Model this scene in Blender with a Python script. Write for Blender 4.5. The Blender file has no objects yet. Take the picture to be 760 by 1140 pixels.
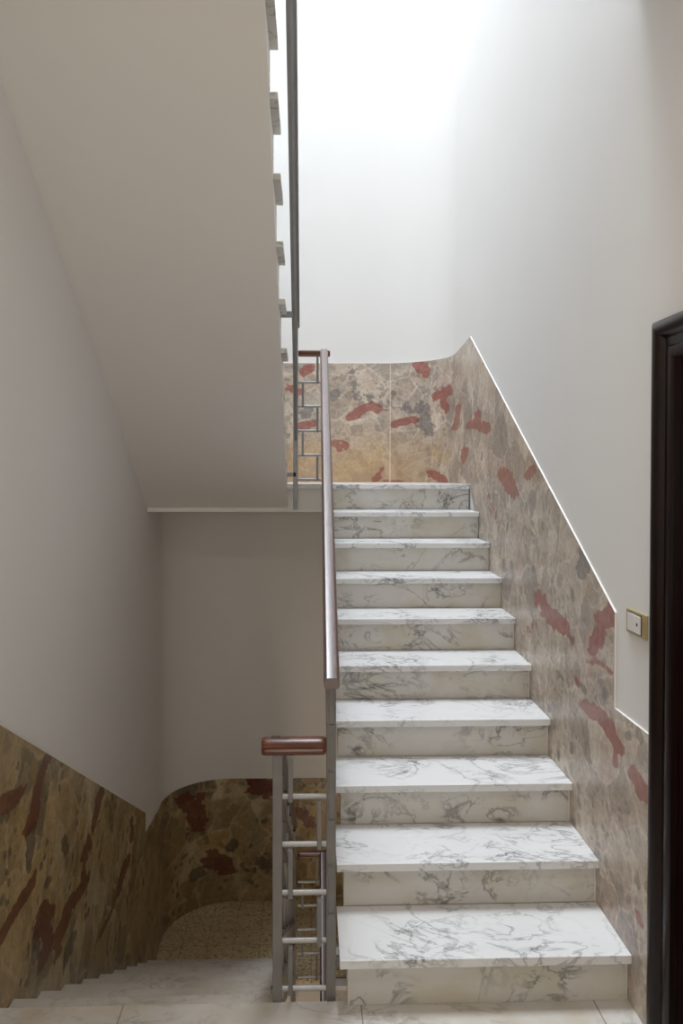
import bpy, bmesh, math, random
from mathutils import Vector, Matrix, noise
random.seed(4)
S = bpy.context.scene
COL = S.collection
PI = math.pi

# ------------------------------------------------------------------ dimensions (metres)
XL, XR = -1.096, 1.079          # faces of the stone cladding left / right
YB, RAD = 6.35, 0.50            # back wall and the radius of its rounded corners
CT = 0.008                      # cladding thickness
RISE, GO = 0.17, 0.30
Y1 = 2.571                      # first nosing of the rising flight
YE = 2.625                      # edge of the floor landing
LAND = 1.70                     # half landing
STOREY = 3.40
CEIL = 11.0

# ------------------------------------------------------------------ helpers
def tag(o, label=None, cat=None, group=None, kind=None):
    if label: o['label'] = label
    if cat: o['category'] = cat
    if group: o['group'] = group
    if kind: o['kind'] = kind
    return o

def link(name, bm, mat, parent=None, smooth=False, bevel=0.0, seg=2):
    if bevel:
        bmesh.ops.remove_doubles(bm, verts=bm.verts, dist=1e-6)
        es = [e for e in bm.edges if len(e.link_faces) == 2 and e.calc_face_angle(0) > 0.5]
        bmesh.ops.bevel(bm, geom=es, offset=bevel, segments=seg, profile=0.6, affect='EDGES', clamp_overlap=True)
    bmesh.ops.recalc_face_normals(bm, faces=bm.faces)
    me = bpy.data.meshes.new(name)
    bm.to_mesh(me); bm.free()
    o = bpy.data.objects.new(name, me)
    COL.objects.link(o)
    if mat: me.materials.append(mat)
    if smooth:
        for p in me.polygons: p.use_smooth = True
        try: me.set_sharp_from_angle(angle=math.radians(35))
        except Exception: pass
    if parent:
        o.parent = parent
        o.matrix_parent_inverse = Matrix.Translation(-Vector(parent.location))
    return o

def empty(name, loc, label, cat, group=None):
    o = bpy.data.objects.new(name, None)
    o.location = loc; o.empty_display_size = 0.1
    COL.objects.link(o)
    return tag(o, label, cat, group)

def box(bm, a, b):
    x0, y0, z0 = a; x1, y1, z1 = b
    v = [bm.verts.new(p) for p in ((x0,y0,z0),(x1,y0,z0),(x1,y1,z0),(x0,y1,z0),(x0,y0,z1),(x1,y0,z1),(x1,y1,z1),(x0,y1,z1))]
    for f in ((0,3,2,1),(4,5,6,7),(0,1,5,4),(1,2,6,5),(2,3,7,6),(3,0,4,7)):
        bm.faces.new([v[i] for i in f])
    return bm

def nb(): return bmesh.new()

def bx(a, b): return box(nb(), a, b)

def prism_x(bm, yz, x0, x1):
    """polygon in the (y, z) plane extruded along x"""
    A = [bm.verts.new((x0, y, z)) for y, z in yz]
    B = [bm.verts.new((x1, y, z)) for y, z in yz]
    n = len(yz)
    bm.faces.new(A); bm.faces.new(B[::-1])
    for i in range(n):
        j = (i+1) % n
        bm.faces.new((A[i], A[j], B[j], B[i]))
    return bm

def sweep(bm, prof, path):
    """closed profile of (x, z) offsets carried along points (x, y, z), kept upright"""
    rings = [[bm.verts.new((p[0]+x, p[1], p[2]+z)) for x, z in prof] for p in path]
    n = len(prof)
    for a, b in zip(rings, rings[1:]):
        for i in range(n):
            j = (i+1) % n
            bm.faces.new((a[i], a[j], b[j], b[i]))
    bm.faces.new(rings[0]); bm.faces.new(rings[-1][::-1])
    return bm

def copy_tree(o, parent=None, dz=0.0):
    c = o.copy(); COL.objects.link(c)
    if parent:
        mi = o.matrix_parent_inverse.copy(); c.parent = parent; c.matrix_parent_inverse = mi
    else: c.location.z += dz
    for ch in list(o.children):
        copy_tree(ch, c)
    return c

# ------------------------------------------------------------------ materials
class NT:
    def __init__(s, name):
        s.m = bpy.data.materials.new(name); s.m.use_nodes = True
        s.t = s.m.node_tree; s.p = s.t.nodes['Principled BSDF']
    def n(s, kind, **kw):
        o = s.t.nodes.new(kind)
        for k, v in kw.items():
            if k in o.inputs.keys(): o.inputs[k].default_value = v
            else: setattr(o, k, v)
        return o
    def l(s, a, b): s.t.links.new(a, b)
    def setp(s, **kw):
        for k, v in kw.items(): s.p.inputs[k.replace('_', ' ')].default_value = v
    def math(s, op, a, b=None, clamp=False):
        o = s.t.nodes.new('ShaderNodeMath'); o.operation = op; o.use_clamp = clamp
        for i, q in enumerate((a, b)):
            if q is None: continue
            if isinstance(q, (int, float)): o.inputs[i].default_value = q
            else: s.l(q, o.inputs[i])
        return o.outputs[0]
    def mix(s, fac, a, b, blend='MIX'):
        o = s.t.nodes.new('ShaderNodeMix'); o.data_type = 'RGBA'; o.blend_type = blend
        for sock, q in ((o.inputs[0], fac), (o.inputs[6], a), (o.inputs[7], b)):
            if isinstance(q, (int, float)): sock.default_value = q
            elif isinstance(q, tuple): sock.default_value = (*q, 1) if len(q) == 3 else q
            else: s.l(q, sock)
        return o.outputs[2]
    def ramp(s, fac, stops, interp='LINEAR'):
        o = s.t.nodes.new('ShaderNodeValToRGB'); cr = o.color_ramp; cr.interpolation = interp
        while len(cr.elements) < len(stops): cr.elements.new(0.5)
        for e, (p, c) in zip(cr.elements, stops):
            e.position = p; e.color = (*c, 1) if len(c) == 3 else c
        s.l(fac, o.inputs[0])
        return o.outputs[0]
    def maprange(s, v, a, b, c=0.0, d=1.0):
        o = s.t.nodes.new('ShaderNodeMapRange'); o.interpolation_type = 'SMOOTHSTEP'
        s.l(v, o.inputs[0])
        for i, q in enumerate((a, b, c, d)): o.inputs[i+1].default_value = q
        return o.outputs[0]
    def bump(s, h, strength, dist=0.002):
        b = s.n('ShaderNodeBump', Strength=strength, Distance=dist)
        s.l(h, b.inputs['Height']); s.l(b.outputs[0], s.p.inputs['Normal'])

def srgb(r, g, b):
    f = lambda c: (c/255/12.92 if c/255 <= .04045 else ((c/255+.055)/1.055)**2.4)
    return (f(r), f(g), f(b))

def mat_plain(name, col, rough=.5, metal=0.0, noise_amt=.06, scale=8, coat=0.0, spec=.5):
    k = NT(name); tc = k.n('ShaderNodeTexCoord')
    nz = k.n('ShaderNodeTexNoise', Scale=scale, Detail=4.0)
    k.l(tc.outputs['Object'], nz.inputs['Vector'])
    c = k.ramp(nz.outputs['Fac'], [(.3, tuple(x*(1-noise_amt) for x in col)), (.7, tuple(min(1, x*(1+noise_amt)) for x in col))])
    k.l(c, k.p.inputs['Base Color'])
    k.setp(Roughness=rough, Metallic=metal); k.p.inputs['Coat Weight'].default_value = coat
    k.p.inputs['Specular IOR Level'].default_value = spec
    return k

def mat_plaster(name, col):
    k = mat_plain(name, col, .85, noise_amt=.012, scale=1.5, spec=.2)
    tc = k.n('ShaderNodeTexCoord'); nz = k.n('ShaderNodeTexNoise', Scale=160.0, Detail=3.0)
    k.l(tc.outputs['Object'], nz.inputs['Vector']); k.bump(nz.outputs['Fac'], .04)
    return k.m

def mat_marble(name, base, vein, vein_amt=.8, rough=.3, warm=None, seams=()):
    """white veined marble, every slab cut from another place of the block"""
    k = NT(name); tc = k.n('ShaderNodeTexCoord'); oi = k.n('ShaderNodeObjectInfo')
    off = k.n('ShaderNodeCombineXYZ')
    k.l(k.math('MULTIPLY', oi.outputs['Random'], 37.0), off.inputs[0]); k.l(k.math('MULTIPLY', oi.outputs['Random'], 91.0), off.inputs[1])
    add = k.n('ShaderNodeVectorMath', operation='ADD'); k.l(tc.outputs['Object'], add.inputs[0]); k.l(off.outputs[0], add.inputs[1])
    mp = k.n('ShaderNodeMapping'); mp.inputs['Scale'].default_value = (1.0, 1.5, 1.5); mp.inputs['Rotation'].default_value = (.2, .1, .5)
    k.l(add.outputs[0], mp.inputs['Vector'])
    def ridge(scale, detail, dist, w0, w1):
        nz = k.n('ShaderNodeTexNoise', Scale=scale, Detail=detail, Distortion=dist, Roughness=.6)
        k.l(mp.outputs[0], nz.inputs['Vector'])
        r = k.math('ABSOLUTE', k.math('SUBTRACT', nz.outputs['Fac'], .5))
        return k.maprange(r, w0, w1, 1.0, 0.0)
    big = ridge(1.9, 7, 1.0, .0, .022); fine = ridge(6.0, 8, .8, .0, .04)
    bn = k.n('ShaderNodeTexNoise', Scale=2.3, Detail=2.0); k.l(add.outputs[0], bn.inputs['Vector'])
    big = k.math('MULTIPLY', big, k.maprange(bn.outputs['Fac'], .42, .58, .12, 1.0))
    cl = k.n('ShaderNodeTexNoise', Scale=3.2, Detail=5.0); k.l(mp.outputs[0], cl.inputs['Vector'])
    cloud = k.maprange(cl.outputs['Fac'], .42, .68)
    fine = k.math('MULTIPLY', fine, k.maprange(cl.outputs['Fac'], .45, .62))
    v = k.math('ADD', k.math('MULTIPLY', big, .75*vein_amt), k.math('MULTIPLY', fine, .85*vein_amt), True)
    c = k.mix(k.math('MULTIPLY', cloud, .25), base, tuple(x*.8 for x in base))
    if warm:
        wn = k.n('ShaderNodeTexNoise', Scale=4.5, Detail=4.0); k.l(add.outputs[0], wn.inputs['Vector'])
        c = k.mix(k.maprange(wn.outputs['Fac'], .4, .7), c, warm)
    c = k.mix(v, c, vein)
    for s_ in seams:
        sx = k.n('ShaderNodeSeparateXYZ'); k.l(tc.outputs['Object'], sx.inputs[0])
        d = k.math('ABSOLUTE', k.math('SUBTRACT', sx.outputs[0], s_))
        c = k.mix(k.maprange(d, .001, .003, .8, 0.0), c, tuple(x*.5 for x in vein))
    k.l(c, k.p.inputs['Base Color']); k.setp(Roughness=rough)
    return k.m

def mat_breccia(name, tones, vein, red, gold, dark, clast, lower=None, scale=5.0, seam=None, spots=.5, amt=(.78, .30, .70), warp=.15, pebble=.8):
    """breccia slabs: angular fragments in a cement, with the red, gold and grey inclusions held in the mesh attribute 'inclusions'"""
    k = NT(name)
    uv = k.n('ShaderNodeUVMap')
    n1 = k.n('ShaderNodeTexNoise', Scale=4.0, Detail=5.0, Roughness=.6); k.l(uv.outputs[0], n1.inputs['Vector'])
    s1 = k.n('ShaderNodeVectorMath', operation='SUBTRACT'); k.l(n1.outputs['Color'], s1.inputs[0]); s1.inputs[1].default_value = (.5, .5, .5)
    m1 = k.n('ShaderNodeVectorMath', operation='SCALE'); k.l(s1.outputs[0], m1.inputs[0]); m1.inputs['Scale'].default_value = warp
    ad = k.n('ShaderNodeVectorMath', operation='ADD'); k.l(uv.outputs[0], ad.inputs[0]); k.l(m1.outputs[0], ad.inputs[1])
    P = ad.outputs[0]
    def vor(sc, feature='F1'):
        v = k.n('ShaderNodeTexVoronoi', Scale=sc, feature=feature); v.voronoi_dimensions = '2D'; k.l(P, v.inputs['Vector']); return v
    sep = k.n('ShaderNodeSeparateColor'); va = vor(scale); k.l(va.outputs['Color'], sep.inputs[0])
    c = k.ramp(sep.outputs[0], [((i+.5)/len(tones), t) for i, t in enumerate(tones)], 'LINEAR')
    sep2 = k.n('ShaderNodeSeparateColor'); vb = vor(scale*2.7); k.l(vb.outputs['Color'], sep2.inputs[0])
    c2 = k.ramp(sep2.outputs[1], [((i+.5)/len(tones), t) for i, t in enumerate(tones[::-1])], 'LINEAR')
    nm = k.n('ShaderNodeTexNoise', Scale=2.3, Detail=4.0); k.l(uv.outputs[0], nm.inputs['Vector'])
    c = k.mix(k.maprange(nm.outputs['Fac'], .40, .60), c, c2)
    # cement between fragments
    e1 = vor(scale, 'DISTANCE_TO_EDGE'); e2 = vor(scale*2.7, 'DISTANCE_TO_EDGE')
    w = k.math('ADD', k.maprange(e1.outputs['Distance'], .0, .05, .55, .0), k.maprange(e2.outputs['Distance'], .0, .05, .35, .0), True)
    c = k.mix(w, c, vein)
    # pale cement pools
    pn = k.n('ShaderNodeTexNoise', Scale=3.4, Detail=6.0, Roughness=.65); k.l(P, pn.inputs['Vector'])
    c = k.mix(k.maprange(pn.outputs['Fac'], .52, .66, .0, .6), c, vein)
    # small grey clasts
    vc = vor(scale*7); sep3 = k.n('ShaderNodeSeparateColor'); k.l(vc.outputs['Color'], sep3.inputs[0])
    reg = k.n('ShaderNodeTexNoise', Scale=5.0, Detail=2.0); k.l(uv.outputs[0], reg.inputs['Vector'])
    cl = k.math('MULTIPLY', k.math('GREATER_THAN', sep3.outputs[2], .66), k.maprange(reg.outputs['Fac'], .46, .58))
    cl = k.math('MULTIPLY', cl, k.maprange(vc.outputs['Distance'], .28, .45, 1.0, 0.0))
    c = k.mix(k.math('MULTIPLY', cl, spots), c, clast)
    # rounded pebbles of middle size
    vp = vor(scale*2.9); sp_ = k.n('ShaderNodeSeparateColor'); k.l(vp.outputs['Color'], sp_.inputs[0])
    rg = k.n('ShaderNodeTexNoise', Scale=2.6, Detail=2.0); k.l(uv.outputs[0], rg.inputs['Vector'])
    pb = k.math('MULTIPLY', k.math('GREATER_THAN', sp_.outputs[0], .60), k.maprange(rg.outputs['Fac'], .42, .56))
    pb = k.math('MULTIPLY', pb, k.maprange(vp.outputs['Distance'], .30, .36, 1.0, 0.0))
    pc = k.ramp(sp_.outputs[2], [(0, clast), (.5, tones[0]), (1, tones[3])])
    c = k.mix(k.math('MULTIPLY', pb, pebble), c, pc)
    # mottling
    fn = k.n('ShaderNodeTexNoise', Scale=38.0, Detail=6.0, Roughness=.7); k.l(uv.outputs[0], fn.inputs['Vector'])
    c = k.mix(.55, c, k.ramp(fn.outputs['Fac'], [(.25, (.26, .23, .20)), (.5, (.5, .5, .5)), (.75, (.76, .76, .75))]), 'OVERLAY')
    md = k.n('ShaderNodeTexNoise', Scale=9.0, Detail=5.0, Roughness=.65); k.l(P, md.inputs['Vector'])
    c = k.mix(.6, c, k.ramp(md.outputs['Fac'], [(.3, (.34, .32, .30)), (.5, (.5, .5, .5)), (.7, (.68, .67, .66))]), 'OVERLAY')
    if lower:   # slabs of the half landing turn golden brown in their lower half
        su = k.n('ShaderNodeSeparateXYZ'); k.l(P, su.inputs[0])
        f = k.math('MULTIPLY', k.maprange(su.outputs[1], lower[1], lower[2], 1.0, 0.0), k.maprange(su.outputs[0], lower[3], lower[4]))
        c = k.mix(k.math('MULTIPLY', f, .75), c, lower[0])
    at = k.n('ShaderNodeAttribute', attribute_name='inclusions')
    sa = k.n('ShaderNodeSeparateColor'); k.l(at.outputs['Color'], sa.inputs[0])
    br = k.n('ShaderNodeTexNoise', Scale=24.0, Detail=5.0); k.l(uv.outputs[0], br.inputs['Vector'])
    def inc(ch, col):
        f = k.math('ADD', sa.outputs[ch], k.math('MULTIPLY', k.math('SUBTRACT', br.outputs['Fac'], .5), 1.1))
        return k.math('MULTIPLY', k.maprange(f, .42, .52), k.maprange(sa.outputs[ch], .02, .3)), k.mix(k.maprange(fn.outputs['Fac'], .35, .65), tuple(x*.8 for x in col), tuple(x*1.2 for x in col))
    for ch, col in ((1, gold), (2, dark), (0, red)):
        f, q = inc(ch, col); c = k.mix(k.math('MULTIPLY', f, amt[ch]), c, q)
    if seam:
        su2 = k.n('ShaderNodeSeparateXYZ'); k.l(uv.outputs[0], su2.inputs[0])
        for s_ in seam:
            d = k.math('ABSOLUTE', k.math('SUBTRACT', su2.outputs[0], s_))
            c = k.mix(k.maprange(d, .0015, .004, .7, 0.0), c, tuple(x*1.3 for x in vein))
    k.l(c, k.p.inputs['Base Color']); k.setp(Roughness=.30)
    k.p.inputs['Specular IOR Level'].default_value = .45
    return k.m

def mat_terrazzo(name):
    k = NT(name); tc = k.n('ShaderNodeTexCoord')
    v = k.n('ShaderNodeTexVoronoi', Scale=75.0); k.l(tc.outputs['Object'], v.inputs['Vector'])
    sp = k.n('ShaderNodeSeparateColor'); k.l(v.outputs['Color'], sp.inputs[0])
    c = k.ramp(sp.outputs[0], [(0, srgb(150, 130, 100)), (.2, srgb(206, 188, 152)), (.7, srgb(220, 204, 170)), (1, srgb(236, 224, 198))])
    nz = k.n('ShaderNodeTexNoise', Scale=3.0, Detail=4.0); k.l(tc.outputs['Object'], nz.inputs['Vector'])
    c = k.mix(k.maprange(nz.outputs['Fac'], .3, .7, 0, .35), c, srgb(170, 140, 96))
    s = k.n('ShaderNodeSeparateXYZ'); k.l(tc.outputs['Object'], s.inputs[0])
    for i, o in ((0, .055), (1, .01)):
        f = k.math('FRACT', k.math('DIVIDE', k.math('ADD', s.outputs[i], 10+o), .19))
        d = k.math('MINIMUM', f, k.math('SUBTRACT', 1.0, f))
        c = k.mix(k.maprange(d, .006, .018, .5, 0.0), c, srgb(90, 76, 56))
    k.l(c, k.p.inputs['Base Color']); k.setp(Roughness=.45)
    return k.m

def mat_wood(name, dark, light, rough=.3, coat=.3, axis=(1, 12, 12), spec=.5, coat_ior=1.5, coat_rough=.14):
    k = NT(name); tc = k.n('ShaderNodeTexCoord'); mp = k.n('ShaderNodeMapping'); mp.inputs['Scale'].default_value = axis
    k.l(tc.outputs['Object'], mp.inputs['Vector'])
    nz = k.n('ShaderNodeTexNoise', Scale=6.0, Detail=6.0, Distortion=.6); k.l(mp.outputs[0], nz.inputs['Vector'])
    k.l(k.ramp(nz.outputs['Fac'], [(.3, dark), (.7, light)]), k.p.inputs['Base Color'])
    k.setp(Roughness=rough); k.p.inputs['Coat Weight'].default_value = coat; k.p.inputs['Coat Roughness'].default_value = coat_rough; k.p.inputs['Coat IOR'].default_value = coat_ior
    k.p.inputs['Specular IOR Level'].default_value = spec
    return k.m

M_PLASTER = mat_plaster('white_plaster', (.80, .788, .77))
M_SOFFIT = mat_plaster('white_plaster_soffit', (.79, .765, .73))
M_TREAD = mat_marble('white_veined_marble', srgb(226, 226, 226), srgb(126, 127, 130), .72, .26)
M_RISER = mat_marble('aged_veined_marble', srgb(204, 201, 195), srgb(116, 113, 108), .85, .4, warm=srgb(194, 187, 172))
M_FLOOR = mat_marble('grey_white_marble_floor', srgb(210, 206, 200), srgb(140, 134, 126), .5, .35, warm=srgb(198, 188, 172), seams=(-.62, .174, .96))
M_PALE = mat_marble('pale_warm_marble', srgb(216, 211, 203), srgb(150, 144, 136), .45, .4, warm=srgb(204, 196, 182))
M_TERR = mat_terrazzo('beige_terrazzo_tiles')
M_METAL = mat_plain('grey_painted_steel', srgb(120, 118, 116), .3, 0.0, .08, 20).m
M_WOOD = mat_wood('mahogany_handrail', srgb(50, 20, 12), srgb(88, 38, 23), .40, 1.0, (8, 1, 8), coat_ior=2.0, coat_rough=.38)
M_WOODX = mat_wood('mahogany_cap', srgb(66, 29, 17), srgb(122, 66, 42), .35, .3, (1, 8, 8), coat_rough=.3)
M_DOOR = mat_wood('dark_mahogany_door', srgb(10, 3, 3), srgb(30, 10, 8), .3, .0, (10, 10, 1), spec=.35)
M_BRASS = mat_plain('aged_brass', srgb(196, 176, 130), .4, .6, .1, 30).m
M_IVORY = mat_plain('ivory_plastic', srgb(228, 224, 222), .35, 0, .02, 20).m
M_SLOT = mat_plain('dark_slot', srgb(60, 56, 54), .6).m
M_RUNG = mat_plain('toplit_grey_steel', srgb(168, 166, 164), .22, 0.0, .03, 20).m  # rungs coloured paler than the posts, in place of light from above
M_STEEL = mat_plain('brushed_steel', srgb(170, 168, 164), .3, .9, .05, 40).m
M_GLASS = NT('window_glass'); M_GLASS.setp(Roughness=.0, IOR=1.45); M_GLASS.p.inputs['Transmission Weight'].default_value = 1.0; M_GLASS = M_GLASS.m
M_FRAMEW = mat_plain('white_window_paint', (.8, .8, .78), .5).m

P_SKY, P_WIN, P_LOW, P_LAMP, EXPO, SPREAD = 385.0, 25.0, 56.0, 9.0, 0.2, 140

TONES_R = [srgb(166, 152, 138), srgb(204, 190, 174), srgb(176, 162, 148), srgb(152, 142, 132), srgb(208, 196, 180), srgb(172, 154, 136), srgb(192, 174, 160), srgb(160, 148, 140)]
M_STONE_R = mat_breccia('rose_grey_breccia', TONES_R, srgb(214, 202, 188), srgb(150, 80, 72), srgb(206, 176, 122), srgb(112, 108, 108), srgb(120, 112, 106),
                        lower=(srgb(178, 146, 110), 1.75, 2.25, 5.9, 6.5), seam=(6.565, 7.5), scale=4.2, amt=(.80, .3, .7))
TONES_L = [srgb(154, 132, 94), srgb(114, 102, 78), srgb(186, 162, 120), srgb(136, 116, 80), srgb(174, 150, 106), srgb(104, 96, 80), srgb(190, 172, 138)]
M_STONE_L = mat_breccia('olive_red_breccia', TONES_L, srgb(190, 172, 136), srgb(98, 40, 32), srgb(166, 132, 58), srgb(74, 68, 60), srgb(78, 72, 60), scale=2.7, spots=.7, pebble=.6)

# ------------------------------------------------------------------ room shell
def wall_path(off):
    """left wall -> rounded corner -> back wall -> rounded corner -> right wall; off moves it outwards"""
    r = RAD + off; p = []
    for i in range(25):
        a = PI/2*i/24
        p.append((XL+RAD-r*math.cos(a), YB-RAD+r*math.sin(a)))
    for i in range(25):
        a = PI/2*i/24
        p.append((XR-RAD+r*math.sin(a), YB-RAD+r*math.cos(a)))
    return p

def strip_wall(name, inner, outer, z0, z1, mat):
    bm = nb()
    rows = [[bm.verts.new((x, y, z)) for x, y in P] for P, z in ((inner, z0), (inner, z1), (outer, z1), (outer, z0))]
    n = len(inner)
    for a in range(4):
        A, B = rows[a], rows[(a+1) % 4]
        for i in range(n-1): bm.faces.new((A[i], A[i+1], B[i+1], B[i]))
    for i in (0, n-1): bm.faces.new([r[i] for r in rows])
    return link(name, bm, mat, smooth=True)

ZB = -3.4
YF = -1.5
tag(strip_wall('wall_back', wall_path(CT), wall_path(CT+.15), ZB, CEIL, M_PLASTER), 'white plaster end wall with rounded corners behind both half landings', 'wall', kind='structure')
tag(link('wall_left', bx((XL-CT-.15, YF, ZB), (XL-CT, YB-RAD, CEIL)), M_PLASTER), 'white plaster wall along the descending stairs, on the left', 'wall', kind='structure')
bm = nb()
D0, D1, DH = 1.42, 2.30, 2.125          # door opening
x0, x1 = XR+CT, XR+CT+.15
box(bm, (x0, D1, ZB), (x1, YB-RAD, CEIL)); box(bm, (x0, YF, ZB), (x1, D0, CEIL)); box(bm, (x0, D0, DH), (x1, D1, CEIL)); box(bm, (x0, D0, ZB), (x1, D1, 0))
tag(link('wall_right', bm, M_PLASTER), 'white plaster wall above the rising stairs, on the right', 'wall', kind='structure')
# wall behind the viewer, with an unseen window added for front light
bm = nb(); a, b = YF-.15, YF
wx0, wx1, wz0, wz1 = -.75, .75, .9, 2.5
box(bm, (XL-CT, a, 0), (wx0, b, CEIL)); box(bm, (wx1, a, 0), (XR+CT, b, CEIL)); box(bm, (wx0, a, 0), (wx1, b, wz0)); box(bm, (wx0, a, wz1), (wx1, b, CEIL))
box(bm, (XL-CT, a, ZB), (-.9, b, -.2)); box(bm, (.9, a, ZB), (XR+CT, b, -.2)); box(bm, (-.9, a, -.8), (.9, b, -.2))  # opening left below for the added light of the lower storey
tag(link('wall_front', bm, M_PLASTER), 'white plaster wall behind the viewer', 'wall', kind='structure')
def window(name, lab, rails, glass):
    bm = nb()
    for r in rails: box(bm, *r)
    w = tag(link(name, bm, M_FRAMEW), lab, 'window', kind='structure')
    g = link('window_pane', bx(*glass), M_GLASS, w)
    return w
window('added_window', 'white framed window added behind the viewer for front light',
       [((wx0, a+.04, wz0), (wx0+.05, b-.04, wz1)), ((wx1-.05, a+.04, wz0), (wx1, b-.04, wz1)), ((wx0+.05, a+.04, wz0), (wx1-.05, b-.04, wz0+.05)), ((wx0+.05, a+.04, wz1-.05), (wx1-.05, b-.04, wz1)), ((-.025, a+.04, wz0+.05), (.025, b-.04, wz1-.05))],
       ((wx0+.05, a+.07, wz0+.05), (wx1-.05, a+.076, wz1-.05)))
# floors
SK = (-.95, .95, 3.1, 5.7)              # skylight
tag(link('floor', bx((XL-CT, YF, -.20), (XR+CT, YE, 0)), M_FLOOR), 'pale marble floor of the storey landing in front of the door', 'floor', kind='structure')
tag(link('floor_bottom', bx((XL-CT, YF, ZB-.1), (XR+CT, YB, ZB)), M_FLOOR), 'floor of the storey below', 'floor', kind='structure')
bm = nb()
for z0, z1, y1 in ((3.42, 3.58, 2.60),): box(bm, (XL-CT, YF, z0), (XR+CT, y1, z1))
tag(link('ceiling_1', bm, M_SOFFIT), 'white underside of the storey landing above', 'ceiling', kind='structure')
bm = nb(); z0, z1 = CEIL, CEIL+.15
box(bm, (XL-CT-.15, YF-.15, z0), (XR+CT+.15, SK[2], z1)); box(bm, (XL-CT-.15, SK[3], z0), (XR+CT+.15, YB+.2, z1))
box(bm, (XL-CT-.15, SK[2], z0), (SK[0], SK[3], z1)); box(bm, (SK[1], SK[2], z0), (XR+CT+.15, SK[3], z1))
tag(link('ceiling', bm, M_PLASTER), 'white ceiling with a skylight over the stairwell', 'ceiling', kind='structure')
rails = [((SK[0], y-.02, CEIL+.06), (SK[1], y+.02, CEIL+.10)) for y in (SK[2]+.02, 3.96, 4.83, SK[3]-.02)] + [((x-.02, SK[2]+.04, CEIL+.06), (x+.02, SK[3]-.04, CEIL+.10)) for x in (SK[0]+.02, SK[1]-.02)]
window('window_2', 'skylight over the stairwell', rails, ((SK[0], SK[2], CEIL+.11), (SK[1], SK[3], CEIL+.116)))

def landing(name, z, label, mat_top):
    """half landing slab that follows the rounded end wall, beam face towards the viewer"""
    def plate(z0, z1, yf):
        P = [(XL-CT*.5, yf)] + wall_path(CT*.5) + [(XR+CT*.5, yf)]
        bm = nb()
        A = [bm.verts.new((x, y, z0)) for x, y in P]; B = [bm.verts.new((x, y, z1)) for x, y in P]
        bm.faces.new(A[::-1]); bm.faces.new(B)
        for i in range(len(P)):
            j = (i+1) % len(P); bm.faces.new((A[i], A[j], B[j], B[i]))
        return bm
    f = tag(link(name, plate(z-.03, z, 5.355), mat_top), label, 'floor', kind='structure')
    s = link('beam', plate(z-.19, z-.0302, 5.385), M_SOFFIT, f)
    return f
landing('floor_upper', LAND, 'half landing at the top of the rising marble stairs', M_FLOOR)
landing('floor_lower', -LAND, 'beige terrazzo tiled half landing at the foot of the descending stairs', M_TERR)

# ------------------------------------------------------------------ stone cladding
def seg_d(p, a, b, sx, sy):
    px, py = p[0]/sx, p[1]/sy; ax, ay = a[0]/sx, a[1]/sy; bx_, by = b[0]/sx, b[1]/sy
    dx, dy = bx_-ax, by-ay; L = dx*dx+dy*dy
    t = 0 if L == 0 else max(0, min(1, ((px-ax)*dx+(py-ay)*dy)/L))
    return math.hypot(px-ax-t*dx, py-ay-t*dy)

def mask(u, z, L):
    m = 0.0
    for pl, ru, rz, w in L:
        lo = min(p[0] for p in pl)-3*ru; hi = max(p[0] for p in pl)+3*ru
        if u < lo or u > hi: continue
        for a, b in zip(pl, pl[1:]):
            d = seg_d((u, z), a, b, ru, rz)
            d += .9*noise.noise((u*5/ max(1, ru/rz), z*16, 3.0)) + .4*noise.noise((u*16, z*40, 9.0))
            m = max(m, w*max(0, min(1, 1.45-.75*d)))
    return m

def cladding(name, side, spans, inc, mat, label, uoff=0.0, edge=None):
    """spans: (u0, z_bottom0, z_top0, u1, z_bottom1, z_top1); u runs along the wall, round the corner and along the end wall"""
    sg = 1 if side == 'L' else -1; xw = XL if side == 'L' else XR
    uc0 = YB-RAD; uc1 = uc0+RAD*PI/2
    def at(u):
        if u <= uc0: return (xw, u), (sg, 0)
        if u <= uc1:
            a = (u-uc0)/RAD; return (xw+sg*(RAD-RAD*math.cos(a)), YB-RAD+RAD*math.sin(a)), (sg*math.cos(a), -math.sin(a))
        return (xw+sg*(RAD+u-uc1), YB), (0, -1)
    bm = nb(); uvl = bm.loops.layers.uv.new('UVMap'); cl = bm.verts.layers.float_color.new('inclusions')
    def vert(u, z, back):
        (x, y), (nx, ny) = at(u)
        o = CT if back else 0.0
        v = bm.verts.new((x-nx*o, y-ny*o, z)); v[cl] = (*m_at(u, z), 1.0); info[v] = (u+uoff, z); return v
    memo = {}
    def m_at(u, z):
        q = (round(u, 4), round(z, 4))
        if q not in memo: memo[q] = tuple(mask(u, z, L) for L in inc)
        return memo[q]
    info = {}
    for u0, b0, t0, u1, b1, t1 in spans:
        n = max(1, int(math.ceil((u1-u0)/.016))); m = max(2, int(math.ceil(max(t0-b0, t1-b1)/.014)))
        g = []
        for i in range(n+1):
            f = i/n; u = u0+(u1-u0)*f; b = b0+(b1-b0)*f; t = t0+(t1-t0)*f
            g.append([vert(u, b+(t-b)*j/m, False) for j in range(m+1)] + [vert(u, t, True), vert(u, b, True)])
        F = []
        for A, B in zip(g, g[1:]):
            k = len(A)
            for j in range(k):
                F.append((A[j], B[j], B[(j+1) % k], A[(j+1) % k]))
        for G in (g[0], g[-1]):
            q = []
            for v in G:
                w = bm.verts.new(v.co); w[cl] = (0, 0, 0, 1); info[w] = info[v]; q.append(w)
            F.append(tuple(q))
        for f in F:
            fc = bm.faces.new(f)
            for lp in fc.loops: lp[uvl].uv = info[lp.vert]
    o = link(name, bm, mat)
    if edge:
        o.data.materials.append(edge)
        co = o.data.vertices
        for p in o.data.polygons:
            if len(p.vertices) != 4 or abs(p.normal.z) > .3:
                p.material_index = 1
    return tag(o, label, 'wall cladding', kind='structure')

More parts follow.
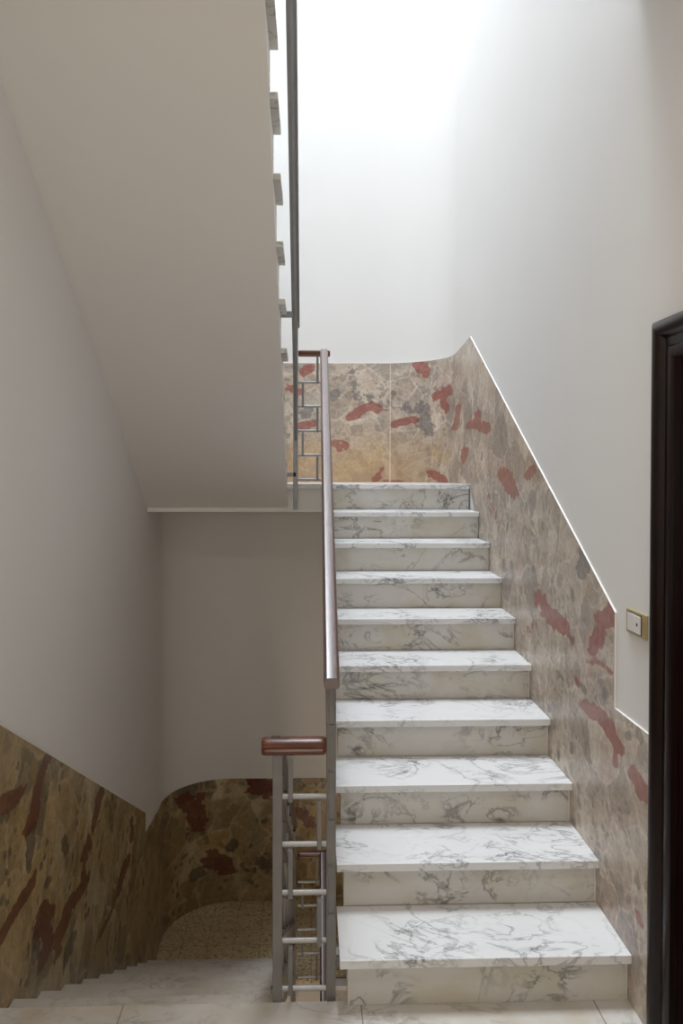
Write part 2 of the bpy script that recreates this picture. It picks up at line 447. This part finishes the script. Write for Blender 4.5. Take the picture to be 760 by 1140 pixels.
R_RED = [([(6.89, 2.23), (6.8, 2.28), (6.71, 2.31), (6.67, 2.29)], 0.025, 0.025, 1), ([(6.67, 2.29), (6.56, 2.28)], 0.007, 0.007, 0.7), ([(6.53, 2.16), (6.45, 2.18), (6.36, 2.2)], 0.025, 0.025, 1), ([(6.33, 2.64), (6.27, 2.58)], 0.041, 0.036, 1), ([(6.15, 2.38), (6.01, 2.4)], 0.062, 0.035, 1), ([(6.08, 2.35), (6.02, 2.27)], 0.037, 0.021, 1), ([(7.02, 2.01), (6.93, 1.99)], 0.038, 0.043, 0.6), ([(6.69, 1.71), (6.63, 1.8)], 0.027, 0.029, 0.6), ([(6.61, 1.71), (6.47, 1.71)], 0.015, 0.014, 0.6), ([(6.2, 1.77), (6.06, 1.72)], 0.047, 0.028, 0.9), ([(5.79, 2.11), (5.7, 2.26)], 0.088, 0.016, 1), ([(5.25, 2.1), (4.79, 2.06)], 0.107, 0.023, 1), ([(5.04, 2.16), (5.04, 2.09)], 0.081, 0.017, 1), ([(5.51, 1.85), (5.46, 1.94)], 0.116, 0.022, 0.7), ([(7.26, 2.59), (7.21, 2.62)], 0.03, 0.029, 1), ([(7.37, 2.45), (7.29, 2.43)], 0.037, 0.036, 0.6), ([(7.3, 2.13), (7.17, 2.18)], 0.024, 0.025, 1), ([(4.36, 1.78), (4.14, 1.68)], 0.116, 0.029, 0.9), ([(3.87, 1.76), (3.77, 1.81)], 0.047, 0.013, 0.9), ([(3.62, 1.18), (3.41, 1.12)], 0.131, 0.04, 0.9), ([(3.3, 1.13), (3.19, 1.09)], 0.034, 0.011, 0.8), ([(2.85, 1.24), (2.75, 1.29)], 0.073, 0.029, 0.8), ([(2.98, 1.09), (2.87, 1.21)], 0.04, 0.013, 0.7), ([(3.01, 1.05), (2.88, 1.08), (2.77, 1.07)], 0.023, 0.008, 0.9), ([(3.0, 0.86), (2.83, 0.88), (2.72, 0.83)], 0.064, 0.023, 0.9), ([(2.72, 0.83), (2.73, 0.75)], 0.02, 0.008, 0.8), ([(2.56, 0.79), (2.5, 0.75)], 0.055, 0.023, 0.9), ([(2.55, 0.34), (2.5, 0.32)], 0.037, 0.014, 0.7), ([(4.73, 1.64), (4.57, 1.53)], 0.119, 0.027, 0.5), ([(3.69, 1.08), (3.81, 1.02)], 0.09, 0.026, 0.5), ([(3.14, 0.95), (3.12, 0.93)], 0.02, 0.007, 0.8)]
R_GOLD = [([(6.14, 1.95), (6.02, 1.89)], 0.07, 0.042, 0.8), ([(6.92, 1.82), (6.67, 1.93)], 0.105, 0.101, 0.6), ([(7.0, 2.11), (6.52, 2.08)], 0.06, 0.058, 0.35), ([(7.32, 1.82), (7.17, 1.97)], 0.09, 0.087, 0.5)]
R_DARK = [([(7.01, 2.42), (7.03, 2.39)], 0.034, 0.036, 0.9), ([(6.87, 2.51), (6.83, 2.4)], 0.048, 0.051, 0.5), ([(6.45, 2.32), (6.42, 2.28)], 0.03, 0.029, 0.6), ([(6.29, 2.29), (6.23, 2.12)], 0.068, 0.057, 0.6), ([(6.75, 2.37), (6.57, 2.33)], 0.045, 0.043, 0.5), ([(3.1, 1.38), (3.04, 1.47)], 0.06, 0.021, 0.7), ([(3.36, 0.91), (3.31, 0.9)], 0.037, 0.011, 0.7), ([(3.12, 0.94), (3.06, 0.93)], 0.03, 0.011, 0.7), ([(2.84, 0.96), (2.82, 0.99)], 0.026, 0.01, 0.6), ([(3.82, 1.79), (3.69, 1.77)], 0.058, 0.017, 0.4), ([(7.25, 2.25), (7.22, 2.28)], 0.03, 0.029, 0.8)]
L_RED = [([(3.32, 0.59), (3.21, 0.52), (3.12, 0.39)], 0.052, 0.018, 1), ([(2.81, 0.6), (2.98, 0.56)], 0.07, 0.026, 1), ([(3.12, 0.15), (2.98, 0.15), (2.81, 0.13)], 0.061, 0.024, 1), ([(3.23, -0.01), (3.31, -0.15), (3.27, -0.23)], 0.076, 0.026, 1), ([(3.45, -0.21), (3.45, -0.32)], 0.05, 0.016, 0.8), ([(3.83, -0.24), (3.59, -0.18), (3.52, -0.26)], 0.083, 0.025, 1), ([(3.92, -0.03), (3.81, -0.19)], 0.075, 0.022, 0.6), ([(4.15, 0.1), (4.01, -0.02)], 0.067, 0.019, 1), ([(4.71, -0.55), (4.55, -0.62)], 0.109, 0.026, 1), ([(4.88, -0.5), (4.86, -0.36)], 0.038, 0.008, 0.9), ([(4.31, -0.65), (4.2, -0.65)], 0.078, 0.019, 0.7), ([(6.2, -0.79), (6.29, -0.9), (6.34, -1.01)], 0.063, 0.057, 0.9), ([(6.34, -0.83), (6.29, -0.89)], 0.038, 0.036, 0.9), ([(6.44, -1.34), (6.55, -1.4)], 0.059, 0.058, 1), ([(6.79, -0.74), (6.91, -0.8)], 0.06, 0.058, 1), ([(7.13, -0.95), (7.24, -1.06)], 0.041, 0.043, 0.7)]
L_GOLD = [([(2.98, 0.5), (3.06, 0.41)], 0.066, 0.024, 1), ([(6.36, -1.18), (6.46, -1.19)], 0.052, 0.05, 1), ([(3.28, 0.01), (3.39, -0.09)], 0.067, 0.023, 0.7), ([(3.18, 0.54), (3.14, 0.63)], 0.043, 0.014, 0.6)]
L_DARK = [([(3.12, 0.37), (3.1, 0.22)], 0.04, 0.014, 0.9), ([(3.53, 0.15), (3.56, 0.06)], 0.038, 0.012, 0.8), ([(3.3, 0.08), (3.33, 0.05)], 0.034, 0.011, 0.8), ([(3.17, -0.09), (3.2, -0.17)], 0.05, 0.018, 0.7), ([(3.62, -0.38), (3.58, -0.42)], 0.069, 0.021, 0.7), ([(6.29, -1.42), (6.34, -1.41)], 0.04, 0.036, 1), ([(6.63, -1.22), (6.59, -1.26)], 0.03, 0.029, 0.8), ([(6.83, -1.38), (6.91, -1.42)], 0.041, 0.043, 0.6)]


mid = .32
sl = (2.697-1.289)/(5.285-2.743)
uE = YB-RAD+RAD*PI/2
zr = lambda u: 1.289+(u-2.743)*sl
cladding('trim_1', 'R', [(2.40, 0.0, .95, 2.743, 0.0, .95), (2.743, 0.0, 1.289, 4.2, .55, zr(4.2)), (4.2, .55, zr(4.2), 5.285, LAND, 2.697),
                         (5.285, LAND, 2.697, 5.80, LAND, 2.663), (5.80, LAND, 2.663, uE+1.175, LAND, 2.655)],
         (R_RED, R_GOLD, R_DARK), M_STONE_R, 'rose grey breccia marble cladding along the rising stairs and round the upper half landing', edge=M_PLASTER)
cladding('trim_2', 'L', [(5.285, LAND, 2.66, uE+.0, LAND, 2.655), (uE, LAND, 2.655, uE+.0, LAND, 2.655)][:1] + [(uE, LAND, 2.655, uE, LAND, 2.655)][:0],
         ([], [], []), M_STONE_R, 'rose grey breccia marble cladding in the left corner of the upper half landing', 20)
zl = lambda u: -.504+.564*(5.279-u)
cladding('trim_3', 'L', [(.2, 0.0, .95, 2.70, 0.0, .95), (2.70, -.35, zl(2.70), 5.279, -LAND, -.504),
                         (5.279, -LAND, -.648, 5.75, -LAND, -.683), (5.75, -LAND, -.683, uE+.2, -LAND, -.703), (uE+.2, -LAND, -.703, uE+1.17, -LAND, -.705)],
         (L_RED, L_GOLD, L_DARK), M_STONE_L, 'dark olive and red breccia marble cladding along the descending stairs and round the lower half landing')
cladding('trim_4', 'R', [(5.3, -LAND, -.69, uE+.01, -LAND, -.705)], ([], [], []), M_STONE_L, 'dark olive breccia marble cladding in the right corner of the lower half landing', 30)

# ------------------------------------------------------------------ stair flights
def flight(label, d, yn, zn, n, rise, go, tx, ex, waist, group=None, thick=.03, last_tread=True, soffit=None, mt=None):
    """n nosings; nosing i at y = yn + d*go*i, z = zn + rise*i.  tx: x range of the treads, ex: x range of the body"""
    root = empty('stair_flight', ((tx[0]+tx[1])/2, yn, zn-rise), label, 'stairs', group)
    over = .03
    # sawtooth body
    pts = []
    for i in range(n):
        y = yn+d*(go*i+over+.006); z = zn+rise*i-thick
        zb = zn-rise if i == 0 else zn+rise*(i-1)-thick
        pts += [(y, zb), (y, z)]
    yl = yn+d*(go*(n-1)+over+.02+ (.06 if last_tread else 0)); pts.append((yl, zn+rise*(n-1)-thick))
    s = rise/go
    pts.append((yl, zn+rise*(n-1)-thick-waist)); 
    y0 = yn+d*(over+.02); zl_ = zn+rise*(n-1)-thick-waist-abs(yl-y0)*s
    pts.append((y0, max(zl_, zn-rise-.35)) )
    if zl_ < zn-rise-.35: pts.insert(-1, (yl-d*(abs(yl-y0)-(zn-rise-.35-zl_)/s), zn-rise-.35))
    if soffit:
        pts = pts[:2*n] + soffit
    link('stair_body', prism_x(nb(), pts, *ex), M_SOFFIT, root)
    for i in range(n):
        y = yn+d*go*i; z = zn+rise*i
        a, b = sorted((y, y+d*(go+over-.001 if i < n-1 else .10)))
        link('tread', bx((tx[0], a, z-thick+.0004), (tx[1] if not (soffit and i < 3) else ex[1]+.004, b, z)), mt or M_TREAD, root, bevel=.003)
        a, b = sorted((y+d*over, y+d*(over+.02)))
        inl = ex[0]-.002 if ex[0] > tx[0] else ex[0]; inr = ex[1]+.002 if ex[1] < tx[1] else ex[1]-.007
        link('riser', bx((inl, a, z-rise+(.0004)), (inr, b, z-thick)), M_RISER, root, bevel=.0015)
    return root

up = flight('white veined marble stairs rising on the right to the upper half landing', 1, Y1, RISE, 10, RISE, GO, (.101, XR-.0006), (.130, XR-.0006), .16)
empty_lower = None
down = None
def flight_down():
    """the same stairs seen from above: nosings listed from the lower landing upwards, towards the viewer"""
    yn = YE+9*GO; zn = -9*RISE
    return flight('pale marble stairs descending on the left to the lower half landing', -1, yn, zn, 9, RISE, GO, (XL+.0006, -.125), (XL+.0006, -.150), .16, last_tread=True, mt=M_PALE)
down = flight_down()
ur, ug = .193, .287
upper = flight('flight of stairs climbing overhead on the left, seen from below with its white soffit', -1, 5.28, 1.654+ur, 10, ur, ug, (XL-CT+.0005, -.119), (XL-CT+.0005, -.150), .13,
               thick=.027, mt=M_RISER,  # treads take the tan riser marble in place of shade on their undersides
               soffit=[(2.6005, 1.654+ur*10-.027), (2.6005, 1.535+.655*(5.39-2.6)), (5.3845, 1.538), (5.3845, 1.669)])
under = copy_tree(up, None, -STOREY)
under['label'] = 'marble stairs going further down below the rising flight, from the lower half landing'

# ------------------------------------------------------------------ railings
def bar_path(bm, p, q, w, h):
    return sweep(bm, [(-w/2, -h/2), (w/2, -h/2), (w/2, h/2), (-w/2, h/2)], [p, q])

HP = [(-.024, .004), (-.021, 0), (.021, 0), (.024, .004), (.0265, .012), (.0265, .020), (.0235, .028), (.0185, .034), (.0160, .036), (-.0160, .036), (-.0185, .034), (-.0235, .028), (-.0265, .020), (-.0265, .012)]
def rail_flight(label, foot, head, drop, newel_z, side, parent_loc):
    """foot/head: lower and upper end of the handrail underside (x, y, z); plane nearly x = const.  side = +1: the stairs lie at larger x"""
    r = empty('stair_railing', parent_loc, label, 'railing')
    F, H = Vector(foot), Vector(head); dv = H-F; sg = 1 if dv.y > 0 else -1
    link('handrail', sweep(nb(), HP, [F, H]), M_WOOD, r, smooth=True)
    link('top_rail', bar_path(nb(), F+Vector((0, 0, -.007))+dv*.012, H+Vector((0, 0, -.007))-dv*.004, .034, .013), M_METAL, r)
    hs = [.17, .33, .49, .65, .81]
    at = lambda t, h: F+dv*t-Vector((0, 0, h))
    for h in hs:
        link('rail', bar_path(nb(), at(.015, h), at(.985, h), .018, .02), M_METAL, r, bevel=.002)
    lv = [.013]+hs
    for g in range(5):
        t0 = .10 if g % 2 else .02
        for i in range(6):
            t = t0+.165*i
            if t > .97: continue
            p = at(t, lv[g]+.009); q = at(t, lv[g+1]-.009)
            link('baluster', bx((p.x-.007, p.y-.008, q.z), (p.x+.007, p.y+.008, p.z)), M_METAL, r)
    # newel post at the lower end, fixed to the side of the stairs
    y0, y1 = sorted((F.y+sg*.055, F.y+sg*.087))
    link('newel_post', bx((F.x-.016, y0, newel_z), (F.x+.016, y1, F.z-.001+abs(dv.z/dv.y)*.04)), M_METAL, r, bevel=.002)
    return r

def bracket(r, z, y, x0, x1, h=.03):
    link('bracket', bx((min(x0, x1), y-.012, z-h/2), (max(x0, x1), y+.012, z+h/2)), M_METAL, r, bevel=.002)

RX = .074
right = rail_flight('grey steel railing with mahogany handrail along the rising marble stairs', (RX, 2.585, 1.068), (.096, 5.29, 2.572), 0, -.14, 1, (RX, 2.645, 0))
for z, y in ((.115, 2.66), (.93, 4.07), (1.62, 5.2)): bracket(right, z, y, RX+.016, .129)
link('bracket_pin', bx((RX+.016, 2.63, .155), (.100, 2.645, .175)), M_STEEL, right)
left_up = rail_flight('grey steel railing with mahogany handrail of the flight overhead, beside the white soffit', (-.094, 5.345, 2.755), (-.080, 2.55, 2.755+.672*2.795), 0, 1.53, -1, (-.098, 5.3, 1.53))
for z, y in ((1.765, 5.27), (2.60, 4.10)): bracket(left_up, z, y, -.150, -.09)
left_down = rail_flight('grey steel railing with mahogany handrail along the descending stairs, behind the short cross rail', (-.108, 5.345, -.655), (-.108, 2.678, .842), 0, -1.87, -1, (-.108, 5.3, -1.87))
for z, y in ((-1.60, 5.27), (-.25, 3.06)): bracket(left_down, z, y, -.150, -.1)
right_low = copy_tree(right, None, -STOREY)
right_low['label'] = 'grey steel railing with mahogany handrail going further down from the lower half landing'

CP = [(-.026, .004), (-.022, 0), (.022, 0), (.026, .004), (.026, .014), (.022, .019), (.022, .023), (.027, .028), (.027, .043), (.020, .050), (.008, .053), (-.008, .053), (-.020, .050), (-.027, .043), (-.027, .028), (-.022, .023), (-.022, .019), (-.026, .014)]
def cross_rail(label, y, z, cap, rung, lx, rx, posts, capz, scale=1.0):
    r = empty('cross_railing', (sum(rung)/2, y, z), label, 'railing')
    # cap: profile in the (y, z) plane carried along x, with rounded ends
    bm = nb(); rings = []
    xs = [(cap[0], .72), (cap[0]+.003, .88), (cap[0]+.010, .98), (cap[0]+.018, 1), (cap[1]-.018, 1), (cap[1]-.010, .98), (cap[1]-.003, .88), (cap[1], .72)]
    for x, s in xs:
        rings.append([bm.verts.new((x, y+a*s, z+capz+(.0265+(b-.0265)*(.5+.5*s))*scale)) for a, b in CP])
    n = len(CP)
    for A, B in zip(rings, rings[1:]):
        for i in range(n): bm.faces.new((A[i], A[(i+1) % n], B[(i+1) % n], B[i]))
    bm.faces.new(rings[0]); bm.faces.new(rings[-1][::-1])
    link('wooden_cap', bm, M_WOODX, r, smooth=True)
    hz = [.688, .526, .361, .197, .033]
    for h in hz:
        bm = nb(); L = rung[1]-rung[0]
        bmesh.ops.create_cone(bm, segments=18, radius1=.0092, radius2=.0092, depth=L, cap_ends=True, matrix=Matrix.Translation(((rung[0]+rung[1])/2, y, z+h)) @ Matrix.Rotation(PI/2, 4, 'Y'))
        tag(link('rung', bm, M_RUNG, r, smooth=True), 'round steel rung, paled for light from above')
    tops = [capz-.0005]+[h-.0095 for h in hz]
    for i in range(5):
        x = lx if i % 2 == 0 else rx
        link('short_upright', bx((x-.008, y-.0255, z+hz[i]-.010), (x+.008, y-.0095, z+tops[i]+ (.0 if i == 0 else -.0))), M_METAL, r, bevel=.002)
    for px, zb in posts:
        link('post', bx((px-.016, y-.016, z+zb), (px+.016, y+.016, z+capz-.0005)), M_METAL, r, bevel=.002)
    return r
cf = cross_rail('short cross railing with thick mahogany cap over grey steel rungs, at the floor edge', 2.645, 0, (-.160, .0565), (-.0905, .0575), -.063, .034, [(-.107, -.19)], .836)
bm = nb(); box(bm, (-.128, 2.640, .8885), (-.098, 2.660, .8897)); link('joint_slot', bm, M_SLOT, cf)
cu = cross_rail('cross railing with mahogany cap at the edge of the upper half landing', 5.325, LAND, (-.077, .137), (-.077, .078), .052, -.046, [], .862, .75)
cl = copy_tree(cu, None, -STOREY); cl['label'] = 'cross railing at the edge of the lower half landing, seen through the front rungs'

# ------------------------------------------------------------------ door and light switch
def door():
    d = tag(link('door_1', bx((XR+.055, D0+.036, .004), (XR+.095, D1-.036, DH-.036)), M_DOOR, bevel=.003), 'dark mahogany door in a moulded frame at the right edge', 'door', kind='structure')
    # panels on the leaf
    for a, b, z0, z1 in ((D0+.15, D1-.15, .2, .9), (D0+.15, D1-.15, 1.1, 2.0)):
        link('door_panel', bx((XR+.048, a, z0), (XR+.0549, b, z1)), M_DOOR, d, bevel=.003)
    # moulded casing: profile (outward from the wall face, away from the opening) swept round the opening
    prof = [(0, 0), (.020, 0), (.026, .010), (.026, .030), (.018, .038), (.018, .062), (.030, .072), (.040, .082), (.043, .096), (.041, .108), (.033, .118), (.020, .122), (0, .122)]
    bm = nb()
    def ring(f): return [bm.verts.new(f(o, a)) for o, a in prof]
    X = XR+CT-.0005
    o0, o1, oh = D0, D1-.025, DH
    R_ = [ring(lambda o, a: (X-o, o1+a, 0)), ring(lambda o, a: (X-o, o1+a, oh+a)), ring(lambda o, a: (X-o, o0-a, oh+a)), ring(lambda o, a: (X-o, o0-a, 0))]
    n = len(prof)
    for A, B in zip(R_, R_[1:]):
        for i in range(n): bm.faces.new((A[i], A[(i+1) % n], B[(i+1) % n], B[i]))
    bm.faces.new(R_[0]); bm.faces.new(R_[-1])
    link('door_casing', bm, M_DOOR, d, smooth=True)
    bm = nb()
    for a, b in (((XR+CT, D1-.035, 0), (XR+CT+.15, D1, DH)), ((XR+CT, D0, 0), (XR+CT+.15, D0+.035, DH)), ((XR+CT, D0+.035, DH-.035), (XR+CT+.15, D1-.035, DH))): box(bm, a, b)
    link('door_jamb', bm, M_DOOR, d)
    bm = nb(); bmesh.ops.create_uvsphere(bm, u_segments=20, v_segments=12, radius=.028, matrix=Matrix.Translation((XR+.0, D0+.12, 1.02)))
    bmesh.ops.create_cone(bm, segments=16, radius1=.012, radius2=.012, depth=.05, matrix=Matrix.Translation((XR+.035, D0+.12, 1.02)) @ Matrix.Rotation(PI/2, 4, 'Y'))
    link('door_knob', bm, M_BRASS, d, smooth=True)
door()

xw = XR+CT
sw = empty('light_switch', (xw, 2.566, 1.286), 'light switch with brass plate and white rocker on the wall beside the door', 'light switch')
bm = nb(); y0, y1, z0, z1 = 2.484, 2.640, 1.244, 1.324
plate = link('plate', bx((xw-.009, y0, z0), (xw, y1, z1)), M_BRASS, sw, bevel=.003)
link('surround', bx((xw-.0105, 2.514, 1.252), (xw-.0088, 2.622, 1.316)), M_SLOT, plate)
for a, b in ((2.5165, 2.5675), (2.5690, 2.6195)):
    rocker = link("rocker", bx((xw-.0135, a, 1.2545), (xw-.0102, b, 1.3135)), M_IVORY, sw, bevel=.001)
link('indicator_mark', bx((xw-.0142, 2.536, 1.279), (xw-.0134, 2.546, 1.289)), M_SLOT, rocker)

# ------------------------------------------------------------------ light
W = bpy.data.worlds.new('sky'); S.world = W; W.use_nodes = True
bg = W.node_tree.nodes['Background']; bg.inputs[0].default_value = (.80, .90, 1.0, 1); bg.inputs[1].default_value = 1.0
def area(name, loc, rot, sx, sy, power, col):
    l = bpy.data.lights.new(name, 'AREA'); l.shape = 'RECTANGLE'; l.size = sx; l.size_y = sy; l.energy = power; l.color = col
    o = bpy.data.objects.new(name, l); o.location = loc; o.rotation_euler = rot; COL.objects.link(o); return o
area('skylight_daylight', (0, (SK[2]+SK[3])/2, CEIL+.05), (0, 0, 0), SK[1]-SK[0]-.1, SK[3]-SK[2]-.1, P_SKY, (.85, .92, 1.0)).data.spread = math.radians(SPREAD)
area('added_window_fill', (0, YF-.02, 1.7), (PI/2, 0, 0), 1.4, 1.5, P_WIN, (1.0, .90, .78))  # area light added in the unseen window to brighten from the front

area('added_lower_fill', (0, YF-.05, -2.0), (PI/2, 0, 0), 1.7, 2.3, P_LOW, (1.0, .76, .52))  # unseen light added below to brighten the lower landing, no entrance known

lamp = empty('added_lamp', (0, 1.1, 3.42), 'unseen round lamp added above the viewer to brighten the landing', 'lamp')  # unseen lamp added to brighten the landing and the left side
bm = nb(); bmesh.ops.create_cone(bm, segments=40, radius1=.17, radius2=.18, depth=.03, cap_ends=True, matrix=Matrix.Translation((0, 1.1, 3.405)))
link('base', bm, M_FRAMEW, lamp)
l = bpy.data.lights.new('added_lamp_light', 'AREA'); l.shape = 'DISK'; l.size = .32; l.energy = P_LAMP; l.color = (1.0, .92, .82)
o = bpy.data.objects.new('added_lamp_light', l); o.location = (0, 1.1, 3.385); COL.objects.link(o)

# ------------------------------------------------------------------ camera
cx, cy, fpx, roll, yaw, pit, hc = 373.77, 539.05, 876.23, -.0015, .0334, .0161, 1.7861
cd = bpy.data.cameras.new('camera'); cam = bpy.data.objects.new('camera', cd); COL.objects.link(cam)
right0 = Vector((math.cos(yaw), -math.sin(yaw), 0)); f0 = Vector((math.sin(yaw), math.cos(yaw), 0)); dn0 = Vector((0, 0, -1))
fwd = f0*math.cos(pit)+dn0*math.sin(pit); dn = dn0*math.cos(pit)-f0*math.sin(pit)
rt = right0*math.cos(roll)+dn*math.sin(roll); dn2 = dn*math.cos(roll)-right0*math.sin(roll)
M = Matrix((rt, -dn2, -fwd)).transposed().to_4x4(); M.translation = (0, 0, hc)
cam.matrix_world = M
cd.sensor_fit = 'AUTO'; cd.sensor_width = 36; cd.lens = 36*fpx/1140
cd.shift_x = (380-cx)/1140; cd.shift_y = (cy-570)/1140
cd.clip_start = .05; cd.clip_end = 100
S.camera = cam

S.view_settings.view_transform = 'Standard'; S.view_settings.look = 'None'
S.view_settings.exposure = EXPO; S.view_settings.gamma = 1.0
try: S.view_settings.use_curve_mapping = False
except Exception: pass
